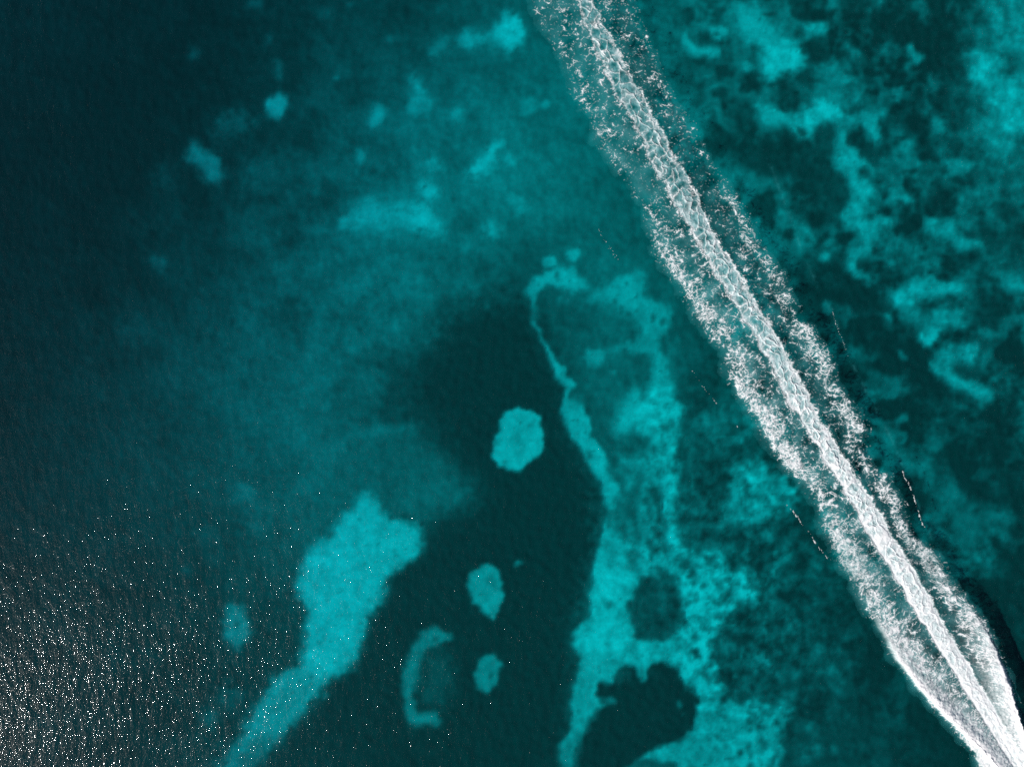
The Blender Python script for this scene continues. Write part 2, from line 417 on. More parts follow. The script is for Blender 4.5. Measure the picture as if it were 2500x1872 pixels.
# --- centre
spot(4, 62, 28, 1350, 900, 120, 100); spot(4, 60, 28, 1250, 1450, 80, 160); spot(4, 78, 12, 1060, 380, 60, 60)
poly(4, 150, 6, [(310,390),(370,300),(430,270),(480,240),(600,240),(610,310),(660,340),(670,375),(600,385),(530,370),(440,350),(390,370),(370,410),(320,410)], 'CA')
spot(4, 142, 4, 443, 213, 36, key='CS'); poly(4, 140, 5, [(545,170),(580,140),(625,135),(635,170),(600,220),(560,210)], 'CT')
spot(4, 90, 3, 487, 282, 14, 22); spot(4, 85, 3, 525, 372, 12)
spot(4, 126, 5, 355, 435, 15, 40); spot(4, 105, 11, 540, 430, 45, 38); spot(4, 110, 6, 372, 510, 12, 40)
poly(4, 146, 5, [(355,550),(385,570),(410,640),(450,720),(490,790),(550,820),(545,870),(610,910),(600,940),(560,950),(560,1000),(640,1030),(680,1150),(690,1200),(760,1310),(790,1430),(850,1490),(900,1530),(830,1560),(840,1620),(790,1656),(760,1590),(745,1480),(690,1400),(640,1300),(570,1200),(525,1130),(520,1050),(525,970),(555,930),(510,905),(470,840),(430,740),(395,640),(360,590)], 'CB')
poly(4, 160, 8, [(600,1180),(690,1210),(760,1320),(780,1440),(740,1450),(680,1370),(640,1280)], 'CB')
spot(4, 112, 5, 545, 1140, 20, 26); spot(4, 105, 4, 680, 1335, 16, 34, -20); spot(4, 108, 8, 600, 1010, 40, 26); spot(4, 112, 4, 520, 840, 12, 30, -15)
poly(4, 138, 8, [(670,440),(720,390),(790,330),(900,280),(960,240),(1000,310),(990,400),(1060,450),(1150,470),(1160,560),(1090,650),(1080,740),(1130,760),(1140,850),(1175,890),(1150,980),(1210,1080),(1200,1180),(1180,1280),(1190,1400),(1190,1656),(1100,1656),(1090,1540),(1040,1470),(930,1420),(870,1360),(850,1320),(1010,1360),(1060,1300),(1010,1230),(930,1190),(850,1220),(800,1180),(840,1100),(830,1040),(890,990),(890,950),(930,930),(970,960),(1030,890),(1050,800),(1000,750),(870,720),(800,740),(770,800),(700,820),(650,770),(660,720),(720,710),(790,730),(880,690),(970,660),(960,560),(880,510),(800,460),(720,450)], 'CC')
poly(4, 163, 9, [(840,1100),(930,1000),(1000,1010),(1080,920),(1150,930),(1200,1080),(1160,1160),(1050,1190),(940,1180),(850,1170)], 'CC')
poly(4, 150, 12, [(720,400),(860,330),(990,340),(960,430),(870,420),(780,410)], 'CC'); poly(4, 151, 12, [(900,1370),(1050,1370),(1180,1300),(1180,1440),(1070,1430)], 'CC')
for x, y, r in [(830,440,14),(870,490,17),(912,520,18),(930,560,13),(950,600,17),(930,672,15),(1050,530,20),(985,690,10),(885,350,10),(1000,1260,26),(940,1250,40),(1040,1290,22),(985,620,10),(1110,560,22)]:
    spot(4, 86, 4, x, y, r)
spot(4, 126, 4, 815, 850, 25, 18); spot(4, 104, 4, 735, 980, 12, 18)
poly(4, 157, 4, [(120,1290),(125,1240),(155,1180),(165,1110),(210,1075),(280,1055),(345,1065),(385,1100),(410,1160),(430,1220),(425,1280),(390,1330),(340,1375),(280,1430),(220,1420),(140,1385),(125,1340)], 'CE')
spot(4, 134, 13, 300, 1150, 60, 30); spot(4, 132, 12, 250, 1240, 40, 50); spot(4, 116, 4, 180, 1365, 20, 11); spot(4, 118, 4, 146, 1255, 10, 12)
poly(4, 124, 20, [(1440,1560),(1520,1440),(1580,1350),(1640,1330),(1700,1450),(1800,1500),(1893,1500),(1893,1656),(1450,1656)])
spot(4, 100, 22, 1350, 1150, 100, 60); spot(4, 60, 14, 1330, 1020, 60, 50)
spot(4, 112, 7, 1350, 1480, 40, 26)
# --- lower centre
poly(5, 122, 12, [(540,-20),(920,-20),(930,200),(930,430),(700,440),(540,380),(560,200)])
poly(5, 150, 5, [(490,0),(560,30),(600,90),(560,130),(575,190),(540,230),(530,300),(600,380),(680,430),(770,440),(870,440),(1000,450),(1100,460),(1180,440),(1200,520),(1290,580),(1330,640),(1380,670),(1340,740),(1220,790),(1190,830),(1110,880),(1100,1000),(1130,1060),(1130,1130),(1180,1200),(1190,1290),(1290,1310),(1480,1300),(1580,1320),(1530,1430),(1480,1500),(1540,1580),(1500,1680),(940,1680),(900,1620),(720,1620),(760,1570),(880,1530),(980,1490),(1020,1370),(1030,1270),(1010,1220),(950,1180),(900,1110),(840,1080),(770,1090),(740,1160),(690,1110),(590,1110),(580,1200),(490,1170),(460,1260),(510,1320),(430,1380),(370,1480),(320,1680),(300,1680),(265,1570),(270,1530),(330,1430),(325,1290),(345,1170),(385,1040),(330,940),(340,900),(430,820),(450,700),(450,560),(480,430),(510,330),(540,200),(500,120)], 'DA')
poly(5, 150, 9, [(830,0),(910,0),(930,200),(940,420),(860,420),(840,300),(850,150)], 'DA')
poly(5, 172, 11, [(480,470),(560,470),(620,560),(680,680),(640,780),(660,900),(740,980),(620,1000),(560,1060),(420,1040),(340,960),(440,830),(460,640)], 'DA')
poly(5, 138, 18, [(1040,1330),(1300,1320),(1480,1420),(1450,1680),(1000,1680),(1000,1500)], 'DA')
poly(5, 140, 12, [(345,1180),(450,1150),(470,1280),(420,1390),(340,1400)], 'DA'); poly(5, 120, 9, [(265,1570),(340,1440),(390,1440),(330,1680),(290,1680)], 'DA')
poly(5, 156, 14, [(880,980),(1000,760),(1100,900),(1120,1060),(960,1060)], 'DA')
poly(5, 136, 12, [(900,460),(1180,450),(1200,540),(1000,600)], 'DA')
poly(5, 72, 6, [(680,640),(740,600),(850,580),(920,620),(950,700),(960,800),(950,890),(890,930),(830,970),(740,960),(680,910),(650,830),(630,740),(680,700)], 'DB')
poly(5, 108, 8, [(560,790),(640,790),(660,860),(600,850)])
poly(5, 46, 5, [(580,1110),(640,1090),(700,1130),(750,1160),(770,1090),(840,1080),(900,1120),(960,1190),(1020,1260),(1030,1340),(1000,1440),(930,1500),(830,1530),(720,1600),(600,1680),(380,1680),(400,1480),(470,1380),(540,1300),(600,1270),(480,1270),(490,1190),(580,1210)], 'DC')
spot(5, 112, 5, 560, 1280, 30, 18, 30); spot(5, 95, 5, 948, 1298, 20); spot(5, 88, 4, 970, 1355, 9); spot(5, 76, 10, 620, 1140, 40, 40); spot(5, 120, 5, 735, 1130, 24, 34)
poly(5, 92, 6, [(560,40),(600,85),(640,60),(650,-10),(540,-10)])
poly(5, 90, 7, [(640,120),(720,20),(740,60),(700,180),(690,300),(740,350),(640,380),(580,340),(560,240),(600,190),(560,160)])
poly(5, 128, 5, [(630,290),(660,270),(680,330),(700,400),(660,390)])
poly(5, 78, 4, [(780,60),(815,80),(835,150),(840,230),(820,290),(822,385),(795,395),(790,290),(800,220),(790,180),(770,120),(745,130),(750,100),(785,95)])
poly(5, 92, 4, [(760,120),(790,190),(780,260),(765,330),(745,330),(760,240),(740,170)])
poly(5, 80, 3, [(750,410),(780,395),(795,425),(870,430),(872,480),(850,500),(840,450),(790,448),(775,510),(750,510),(762,450)])
poly(5, 82, 4, [(800,520),(830,530),(855,560),(855,600),(825,580)])
spot(5, 108, 11, 680, 500, 60, 60); spot(5, 126, 11, 550, 470, 34, 44); spot(5, 95, 5, 660, 455, 30, 22)
poly(5, 80, 18, [(950,-20),(1200,-20),(1230,100),(1180,230),(1240,330),(1100,420),(960,400),(940,200)])
poly(5, 58, 14, [(1110,-20),(1200,-20),(1220,90),(1150,240),(1080,260),(1130,100)])
poly(5, 127, 13, [(1230,30),(1420,0),(1560,60),(1550,150),(1430,230),(1420,300),(1340,330),(1260,240),(1200,190),(1210,120)])
poly(5, 70, 26, [(1200,420),(1300,370),(1500,400),(1700,450),(1900,560),(1900,1690),(1560,1690),(1500,1520),(1600,1330),(1600,1280),(1460,1290),(1350,1160),(1400,1080),(1340,990),(1210,970),(1200,880),(1240,780),(1330,770),(1400,680),(1320,600),(1200,540)])
for a in [(100,13,1440,680,60,40),(98,13,1580,860,60,50),(100,8,1720,1005,25,22),(94,15,1800,1160,40,80),(112,11,1370,1050,60,60),(96,13,1420,580,50,50),(86,14,1680,1570,100,50),
          (104,12,1540,1270,60,30),(92,12,1500,980,50,40),(90,14,1620,1120,60,30)]:
    spot(5, *a)
for a in [(74,6,1085,490,38,30),(84,4,1060,635,18,15),(92,4,1150,660,15,12),(90,5,1210,690,20,16),(82,5,1110,430,20,16),(74,4,1030,1015,27,23),(92,5,1160,705,18,15),
          (58,9,1280,960,66,54),(66,8,1250,830,60,46),(68,6,1320,1185,52,28),(64,8,1240,1110,110,42,-22),(78,8,1210,1230,36,62),(78,10,1480,1240,60,60),(96,9,1370,1410,42,40),(84,4,1410,1455,18,18),
          (102,6,525,750,22,22),(84,4,1105,605,10,9),(84,4,990,555,20,22),(100,4,945,710,14,10),(112,4,1030,945,10,10),(60,10,1570,1500,60,40),(58,12,1560,700,80,50),(56,14,1640,780,70,60),(56,14,1700,1290,70,120)]:
    spot(5, *a)
poly(5, 98, 3, [(640,975),(680,1000),(724,1062),(704,1056),(680,1020)])
# the sand flat frays into the meadow on its right: tufts in the sand, clearings in the meadow
_r = np.random.default_rng(91)
for _ in range(60):
    x, y = _r.uniform(1000, 1560), _r.uniform(1280, 1680)
    spot(5, _r.uniform(70, 105), 5, 1000+(x-1000)**1.0, y, _r.uniform(8, 34)*(x-900)/600, _r.uniform(7, 24)*(x-900)/600, _r.uniform(-50, 50))
for _ in range(75):
    x, y = _r.uniform(1180, 1800), _r.uniform(420, 1680)
    spot(5, _r.uniform(92, 128), 6, x, y, _r.uniform(8, 34), _r.uniform(7, 22), _r.uniform(-60, 60))
for _ in range(45):
    x, y = _r.uniform(930, 1360), _r.uniform(440, 1180)
    spot(5, _r.uniform(78, 110), 4, x, y, _r.uniform(6, 22), _r.uniform(5, 16), _r.uniform(-60, 60))
# --- lower left
poly(6, 92, 24, [(920,430),(1000,330),(1150,280),(1300,330),(1380,400),(1250,470),(1100,500),(950,480)])
poly(6, 84, 26, [(500,500),(700,300),(850,200),(1100,180),(1200,280),(900,400),(700,520),(560,620)])
poly(6, 102, 8, [(810,110),(860,85),(960,85),(1060,70),(1090,85),(980,100),(900,120),(830,135)])
poly(6, 80, 22, [(60,1656),(270,1520),(350,1590),(200,1680)])
poly(6, 157, 10, [(815,400),(850,365),(890,420),(930,490),(1010,525),(1070,515),(1095,560),(1105,630),(1070,690),(1010,720),(930,790),(920,880),(850,950),(830,1050),(800,1120),(790,1190),(700,1235),(640,1270),(580,1350),(500,1430),(450,1510),(350,1590),(230,1690),(160,1690),(270,1530),(310,1420),(390,1330),(420,1250),(520,1200),(550,1100),(560,1010),(590,950),(540,880),(520,840),(540,700),(600,620),(680,590),(720,500),(780,460)], 'EA')
poly(6, 126, 16, [(300,1450),(420,1260),(540,1210),(640,1260),(560,1380),(440,1520),(300,1600)], 'EA')
poly(6, 90, 16, [(160,1690),(290,1540),(400,1500),(420,1540),(300,1690)], 'EA')
poly(6, 136, 5, [(1300,820),(1332,752),(1400,705),(1460,740),(1478,800),(1470,895),(1434,985),(1385,935),(1332,885)], 'EB'); spot(6, 100, 7, 1432, 795, 22, 38, -20)
poly(6, 112, 6, [(1085,1060),(1110,1020),(1160,1010),(1220,1040),(1240,1080),(1180,1085),(1120,1120),(1090,1180),(1080,1260),(1060,1330),(1090,1400),(1150,1400),(1190,1440),(1170,1465),(1100,1460),(1040,1470),(1020,1340),(1010,1250),(1020,1180),(1060,1100)], 'EC')
poly(6, 118, 7, [(1100,1040),(1160,1012),(1230,1050),(1235,1078),(1120,1080)], 'EC'); spot(6, 112, 5, 1150, 1422, 26, 20, 30); spot(6, 80, 4, 1158, 1053, 10, 18, -30)
poly(6, 70, 18, [(1110,1120),(1200,1100),(1250,1180),(1240,1300),(1180,1380),(1100,1370),(1080,1290),(1100,1190)])
poly(6, 118, 5, [(1340,1245),(1372,1165),(1432,1125),(1475,1175),(1460,1245),(1405,1310),(1352,1295)], 'ED'); spot(6, 84, 4, 1420, 1232, 12)
poly(6, 114, 8, [(178,960),(195,900),(270,900),(285,970),(300,1040),(270,1100),(235,1120),(190,1070)], 'EE'); spot(6, 88, 4, 238, 1000, 10)
spot(6, 110, 4, 1545, 710, 14); spot(6, 84, 5, 650, 1320, 14)
poly(6, 98, 13, [(220,370),(280,340),(340,380),(320,430),(240,420)])
for a in [(88,15,330,520,45,60),(82,24,270,220,60,70),(80,13,90,580,40,30),(82,17,210,1330,60,50),(88,12,120,1430,40,40),(72,24,150,350,80,50),(82,8,10,740,22,26),(66,24,260,800,60,60)]:
    spot(6, *a)
for a in [(74,9,640,1065,28,28),(72,18,1050,700,70,50),(78,18,960,1480,50,40),(64,24,560,1340,90,50),(60,18,660,720,50,40),(80,24,1080,1440,90,50)]:
    spot(7, *a)

# ---- rasterise the brightness field, 4 photo px per cell, with a margin round the frame
CELL, MARG = 4.0, 320.0
FW, FH = int((2500+2*MARG)/CELL), int((1872+2*MARG)/CELL)
gx = (np.arange(FW)+0.5)*CELL-MARG
gy = (np.arange(FH)+0.5)*CELL-MARG
GX, GY = np.meshgrid(gx, gy)
bgx = np.clip(GX, -MARG, 2500+MARG)/250.0
bgy = np.clip(GY, -MARG, 1872+MARG)/234.0
field = sample(BG, bgx, bgy)
# meadow mottling and, outside what the photo saw, more of the same patchwork
mott = fbm(GX/230, GY/230, 4, 11)
field = field*(1+0.14*mott+0.17*fbm(GX/75, GY/75, 5, 21, 0.58))
off = np.maximum(np.maximum(-GX, GX-2500), np.maximum(-GY, GY-1872))
field = np.where(off > 0, field+60*sstep(0.05, 0.5, fbm(GX/190, GY/190, 4, 31))*sstep(0, 90, off)*sstep(-300, 900, GX), field)
# soft blotches of thin growth over the left and middle, pale sand showing through the reef on the right
bl1 = fbm(GX/95, GY/95, 5, 23, 0.6)
mid = np.exp(-((GX-950)/480)**2-((GY-620)/560)**2)
field = field+mid*(34*np.clip(bl1+0.05, -0.5, 0.7)+10*fbm(GX/30, GY/30, 3, 25))
rid = 1-np.abs(fbm(GX/120, GY/105, 4, 27, 0.6))*2.4
reef = sstep(1560, 1900, GX+0.25*(936-GY))*sstep(2100, 1350, GY+0.1*(GX-1900))
rid2 = 1-np.abs(fbm(GX/62, GY/55, 4, 37, 0.6))*2.6
field = field+reef*(44*sstep(0.25, 0.85, rid)*sstep(-0.3, 0.3, fbm(GX/160, GY/160, 3, 29))+20*sstep(0.3, 0.9, rid2)*sstep(-0.1, 0.4, fbm(GX/140, GY/140, 3, 39))-14)
patch_id = np.zeros((FH, FW), dtype=np.int16)
KEYS = []
# edges wander: warp the lookup positions
WX = GX+10*fbm(GX/55, GY/55, 3, 41)+6*fbm(GX/17, GY/17, 3, 45)
WY = GY+10*fbm(GX/55, GY/55, 3, 51)+6*fbm(GX/17, GY/17, 3, 55)
ragged = np.exp(-((GX-1830)/260)**2-((GY-1520)/420)**2)
WX = WX+ragged*(46*fbm(GX/75, GY/75, 4, 46, 0.6))
WY = WY+ragged*(46*fbm(GX/75, GY/75, 4, 56, 0.6))
EDGE = (0.75+0.5*ragged)*fbm(GX/24, GY/24, 4, 57, 0.62)
for val, bl, pts, key in SHAPES:
    xs = [p[0] for p in pts]; ys = [p[1] for p in pts]
    pad = 3*bl+20
    i0 = max(0, int((min(xs)-pad+MARG)/CELL)); i1 = min(FW, int((max(xs)+pad+MARG)/CELL)+1)
    j0 = max(0, int((min(ys)-pad+MARG)/CELL)); j1 = min(FH, int((max(ys)+pad+MARG)/CELL)+1)
    if i1 <= i0 or j1 <= j0: continue
    m = inside(pts, WX[j0:j1, i0:i1], WY[j0:j1, i0:i1])
    a = blur(m.astype(float), max(0.8, bl*(1.0 if bl > 5 else 0.7)/CELL))
    a = np.clip(a+EDGE[j0:j1, i0:i1]*4*a*(1-a), 0, 1)
    sub = field[j0:j1, i0:i1]
    field[j0:j1, i0:i1] = sub*(1-a)+val*a
    if key:
        if key not in KEYS: KEYS.append(key)
        pid = patch_id[j0:j1, i0:i1]
        pid[m] = KEYS.index(key)+1
    elif val < 112:
        pid = patch_id[j0:j1, i0:i1]
# the reef on the right reads crisper
cst = 1+0.13*sstep(1450, 1900, GX)
field = 92+(field-92)*cst
# bare sand is not even: thin algae, ripples and scattered debris
sandy = sstep(110, 140, field)
field -= sandy*(23*np.clip(fbm(GX/48, GY/48, 5, 33, 0.62)+0.15, 0, 1)+26*sstep(0.34, 0.5, fbm(GX/15, GY/15, 3, 35)))
# tufts: strongest in the mottled meadow left of the wake's lower half
rough = 1.15*np.exp(-((GX-1860)/300)**2-((GY-1480)/380)**2)+0.55*np.exp(-((GX-1700)/170)**2-((GY-1120)/260)**2)+0.5*sstep(1700, 2100, GX)*sstep(1500, 900, GY)
tuft = fbm(GX/34, GY/34, 5, 63, 0.66)
field *= 1+np.clip(rough, 0, 1)*(0.95*np.clip(tuft, -0.42, 0.6)+0.3*fbm(GX/90, GY/90, 3, 67))
field *= (1+0.12*fbm(GX/26, GY/26, 5, 61, 0.66)+0.06*fbm(GX/110, GY/110, 3, 65))
field = np.clip(field, 26, 178)

def lin(v):
    v = v/255.0
    return np.where(v <= 0.04045, v/12.92, ((v+0.055)/1.055)**2.4)

def axis(lo, hi, step, far):
    a = list(np.arange(lo, hi+step*0.5, step))
    d = step
    while a[-1] < far:
        d *= 1.35; a.append(a[-1]+d)
    d = step
    while a[0] > -far:
        d *= 1.35; a.insert(0, a[0]-d)
    return np.array(a)

# positions on the sea surface as the drone sees them, then carried down to the bottom
ux, uy = axis(-60, 60, 0.2, 900), axis(-47, 47, 0.2, 900)
UX, UY = np.meshgrid(ux, uy)
PXX, PYY = UX/PX+CX, CY-UY/PX
G = sample(field, (PXX+MARG)/CELL-0.5, (PYY+MARG)/CELL-0.5)
# beyond what the photo shows the same patchwork goes on
offm = np.maximum(np.maximum(-PXX, PXX-2500), np.maximum(-PYY, PYY-1872))
wild = np.clip(62+46*fbm(PXX/260, PYY/260, 5, 401, 0.58)+40*sstep(0.1, 0.4, fbm(PXX/150, PYY/150, 4, 407)), 34, 150)
wild = wild*(1-0.45*sstep(900, -400, PXX))
ob = sstep(20, 280, offm)
G = G*(1-ob)+wild*ob
depth = 1.9+4.8*sstep(1700, -100, PXX+0.25*(PYY-936))+0.3*fbm(PXX/600, PYY/600, 3, 71)
K_LIGHT = 0.91
att = np.exp(-ABS_G*(1+1/math.sin(SUN_EL))*depth)
alb = lin(G)/(K_LIGHT*att)
sand = np.clip((alb-0.040)/(0.78-0.040), 0, 1)
turf = 1-sstep(0.0, 0.6, sand)
z = -depth+turf*(0.10+0.10*fbm(PXX/18, PYY/18, 3, 81))+0.05*fbm(PXX/40, PYY/40, 2, 85)
sc = 1+(-z)/ALT
bed_v = np.stack([UX*sc, UY*sc, z], -1).reshape(-1, 3)
bed_q = grid_quads(len(ux), len(uy))
pn = sample(patch_id.astype(float), np.round((PXX+MARG)/CELL-0.5), np.round((PYY+MARG)/CELL-0.5))
pn = np.round(pn).astype(int)
pn_face = pn[:-1, :-1].reshape(-1)
bed_attr = {'sand': sand.reshape(-1)}
o = sub_mesh('seabed', bed_v, bed_q, pn_face == 0, M_BED, bed_attr); tag(o, kind='structure')
PATCH = {
 'A': ('small rounded pale sand patch alone in the dark water, upper left', 'sand_patch'),
 'B': ('dim blue star-shaped sand patch, the leftmost of the upper patches', 'sand_patch'),
 'C': ('small oval sand patch in the upper middle, between two smaller ones', 'sand_patch'),
 'F': ('tiny pale sand patch below the oval one, upper middle', 'sand_patch'),
 'I': ('wide blurred turquoise sand bank left of the upper centre', 'sand_patch'),
 'J': ('slanted blurred sand patch just left of the thin foam at upper centre', 'sand_patch'),
 'L': ('bright turquoise sand patch beside the top end of the wake', 'sand_patch'),
 'N': ('small hooked sand patch with a dark dot, upper right', 'sand_patch'),
 'O': ('boomerang-shaped sand patch closest to the wake at upper right', 'sand_patch'),
 'P': ('small sand patch with a dark notch below the boomerang-shaped one', 'sand_patch'),
 'Q': ('broad bright sand patch reaching down from the top edge, upper right', 'sand_patch'),
 'R': ('small heart-shaped sand patch right of the broad bright one', 'sand_patch'),
 'S': ('long branching sand channel winding down right of the wake', 'sand_patch'),
 'T': ('small crescent of sand in the dark seagrass, upper right', 'sand_patch'),
 'W': ('large bright sand flat at the upper right edge', 'sand_patch'),
 'Y': ('fish-shaped sand patch left of the right edge', 'sand_patch'),
 'AB': ('bean-shaped sand patch right of the winding channel', 'sand_patch'),
 'AE': ('jagged sand patch right of centre with a blunt end', 'sand_patch'),
 'BA': ('bright sand patch below the jagged one, right side', 'sand_patch'),
 'BB': ('small round sand patch below the bright one, right side', 'sand_patch'),
 'BC': ('zigzag sand patch trailing down right, lowest of the bright ones there', 'sand_patch'),
 'BD': ('small wedge of sand near the right edge', 'sand_patch'),
 'CA': ('arched sand patch capping the dark meadow at the picture centre', 'sand_patch'),
 'CS': ('small round sand spot just above the arched patch', 'sand_patch'),
 'CT': ('small twin sand spot right above the arched patch', 'sand_patch'),
 'CB': ('narrow sand ribbon edging the dark meadow at centre', 'sand_patch'),
 'CC': ('irregular bright sand field between the ribbon and the wake', 'sand_patch'),
 'CE': ('large round sand patch isolated in dark seagrass near the centre', 'sand_patch'),
 'DA': ('largest bright sand flat, bottom centre, with straight dark left edge', 'sand_patch'),
 'DB': ('round dark seagrass bed surrounded by bright sand, bottom centre', 'seagrass_bed'),
 'DC': ('large dark seagrass bed cutting into the sand flat at the bottom edge', 'seagrass_bed'),
 'EA': ('big boot-shaped turquoise sand patch at lower left', 'sand_patch'),
 'EB': ('teardrop sand patch right of the boot-shaped one', 'sand_patch'),
 'EC': ('faint C-shaped sand ring in the dark water at the bottom', 'sand_patch'),
 'ED': ('small oval sand patch right of the C-shaped ring', 'sand_patch'),
 'EE': ('dim oval sand patch left of the boot-shaped one', 'sand_patch'),
}
for k, (lab, nm) in PATCH.items():
    if k not in KEYS: continue
    keep = pn_face == KEYS.index(k)+1
    if not keep.any(): continue
    o = sub_mesh(nm, bed_v, bed_q, keep, M_BED, bed_attr)
    tag(o, lab, nm.replace('_', ' '), 'sand patches on the seabed' if nm == 'sand_patch' else 'seagrass beds in the sand flat')

# ------------------------------------------------------------------ the water body: closed, with a gently swelling top
wx, wy = axis(-64, 64, 0.5, 1500), axis(-50, 50, 0.5, 1500)
AX, AY = np.meshgrid(wx, wy)
near = sstep(400, 60, np.hypot(AX, AY))
AZ = 0.035*near*fbm(AX/7+AY/30, AY/13, 3, 91)
top = np.stack([AX, AY, AZ], -1).reshape(-1, 3)
nx, ny = len(wx), len(wy)
idx = np.arange(nx*ny).reshape(ny, nx)
ring = np.concatenate([idx[0, :-1], idx[:-1, -1], idx[-1, :0:-1], idx[:0:-1, 0]])
low = top[ring].copy(); low[:, 2] = -24.0
n0 = nx*ny
lr = np.arange(len(ring))+n0
side = np.stack([ring, lr, np.roll(lr, -1), np.roll(ring, -1)], -1)
corner = n0+np.array([0, nx-1, nx-1+ny-1, 2*(nx-1)+ny-1])
verts = np.concatenate([top, low, top[[0, nx-1, nx*ny-1, nx*(ny-1)]]*np.array([1, 1, 0])+np.array([0, 0, -24.0])])
# floor of the body: fan of quads strip between opposite sides
cq = []
S = 2*(nx-1)+2*(ny-1)
bottom_left = [n0+(-j) % S for j in range(ny)]                   # up the left side
bottom_right = [n0+(nx-1)+j for j in range(ny)]                 # up the right side
for j in range(ny-1):
    cq.append([bottom_left[j], bottom_left[j+1], bottom_right[j+1], bottom_right[j]])
verts = verts[:n0+len(ring)]
water = mesh_from('water', verts, np.concatenate([grid_quads(nx, ny), side, np.array(cq)]), M_WATER)
tag(water, kind='structure')

# ------------------------------------------------------------------ the boat's wake
def tab(pairs):
    a = np.array(pairs, float)
    return lambda y: np.interp(y, a[:, 0], a[:, 1])

def ext(pairs):
    """carry an edge table on past both ends of the frame"""
    a = sorted(pairs)
    (y0, x0), (y1, x1) = a[0], a[2]
    (ya, xa), (yb, xb) = a[-3], a[-1]
    return [(y0-400, x0-400*(x1-x0)/(y1-y0))]+a+[(yb+400, xb+400*(xb-xa)/(yb-ya))]

WL = tab(ext([(0,1399),(158,1467),(226,1496),(362,1575),(463,1624),(576,1690),(712,1773),(836,1849),(926,1896),(1062,1973),(1186,2053),(1276,2101),(1412,2189),(1498,2233),(1634,2323),(1724,2380),(1860,2463)]))
WR = tab(ext([(0,1440),(158,1528),(226,1564),(362,1640),(463,1694),(576,1746),(712,1830),(836,1908),(926,1953),(1062,2027),(1186,2105),(1276,2160),(1412,2243),(1498,2292),(1634,2371),(1724,2425),(1860,2497)]))
OL = tab(ext([(0,1305),(75,1328),(158,1388),(226,1402),(290,1440),(362,1467),(418,1511),(470,1552),(508,1577),(553,1586),(621,1606),(666,1631),(700,1664),(768,1693),(836,1747),(858,1775),(892,1770),(926,1783),(971,1806),(1016,1844),(1062,1864),(1095,1886),(1140,1916),(1186,1966),(1208,1983),(1253,2005),(1276,2008),(1321,2029),(1366,2051),(1412,2078),(1498,2122),(1543,2156),(1566,2165),(1600,2181),(1634,2208),(1679,2240),(1724,2278),(1769,2323),(1800,2346),(1815,2357),(1837,2380),(1850,2378),(1871,2394)]))
OR = tab(ext([(0,1545),(68,1566),(124,1591),(181,1612),(249,1646),(294,1684),(328,1698),(400,1735),(458,1785),(508,1812),(553,1837),(587,1848),(632,1884),(678,1911),(723,1932),(745,1939),(779,1946),(792,1980),(836,2003),(869,2021),(903,2034),(937,2043),(971,2070),(1016,2102),(1053,2116),(1073,2102),(1107,2112),(1140,2128),(1154,2164),(1186,2175),(1208,2189),(1231,2205),(1276,2208),(1310,2225),(1323,2255),(1344,2279),(1366,2293),(1389,2307),(1412,2318),(1469,2362),(1498,2389),(1543,2418),(1588,2434),(1634,2454),(1679,2468),(1724,2479),(1769,2493),(1872,2524)]))
RIDL = tab(ext([(1480,2120),(1560,2168),(1600,2187),(1634,2214),(1679,2248),(1724,2290),(1769,2334),(1815,2384),(1850,2414),(1872,2437)]))
RIDR = tab(ext([(1440,2335),(1498,2377),(1543,2405),(1588,2425),(1634,2444),(1679,2459),(1724,2470),(1769,2483),(1820,2499),(1872,2514)]))
BSL = tab([(-200,.3),(0,.40),(100,.42),(200,.46),(300,.48),(380,.46),(430,.26),(480,.2),(525,.52),(600,.68),(700,.78),(800,.86),(850,.66),(900,.82),(1000,.95),(1120,1.0),(1180,.8),(1235,.62),(1300,.9),(1400,1.0),(1500,1.12),(1872,1.3)])
BSR = tab([(-200,.2),(0,.26),(70,.34),(300,.46),(350,.2),(420,.1),(470,.5),(600,.64),(700,.64),(765,.42),(800,.88),(900,.78),(950,.72),(1050,.88),(1090,.6),(1140,.55),(1170,.8),(1260,.74),(1330,.82),(1420,1.0),(1500,1.15),(1872,1.3)])
GSL = tab([(-200,.3),(0,.33),(250,.34),(430,.26),(600,.38),(850,.40),(1000,.42),(1200,.40),(1400,.52),(1872,.66)])
GSR = tab([(-200,.3),(0,.33),(250,.34),(400,.18),(600,.38),(760,.40),(900,.42),(1100,.40),(1300,.50),(1500,.68),(1872,.72)])
BWL = tab([(0,40),(400,42),(600,58),(800,74),(1100,70),(1300,62),(1450,70),(1560,95),(1700,105),(1872,90)])
BWR = tab([(0,36),(400,36),(600,44),(800,58),(1100,56),(1300,50),(1450,66),(1600,72),(1872,60)])

STEP = 1.3
A0, A1 = np.array([1418.0, 0.0]), np.array([2483.0, 1872.0])
AL = np.linalg.norm(A1-A0); ad = (A1-A0)/AL; an = np.array([ad[1], -ad[0]])      # along, across (towards the right)
sv = np.arange(-340, AL+190, STEP); tv = np.arange(-262, 262, STEP)
SS, TT = np.meshgrid(sv, tv)
FX = A0[0]+SS*ad[0]+TT*an[0]
FY = A0[1]+SS*ad[1]+TT*an[1]
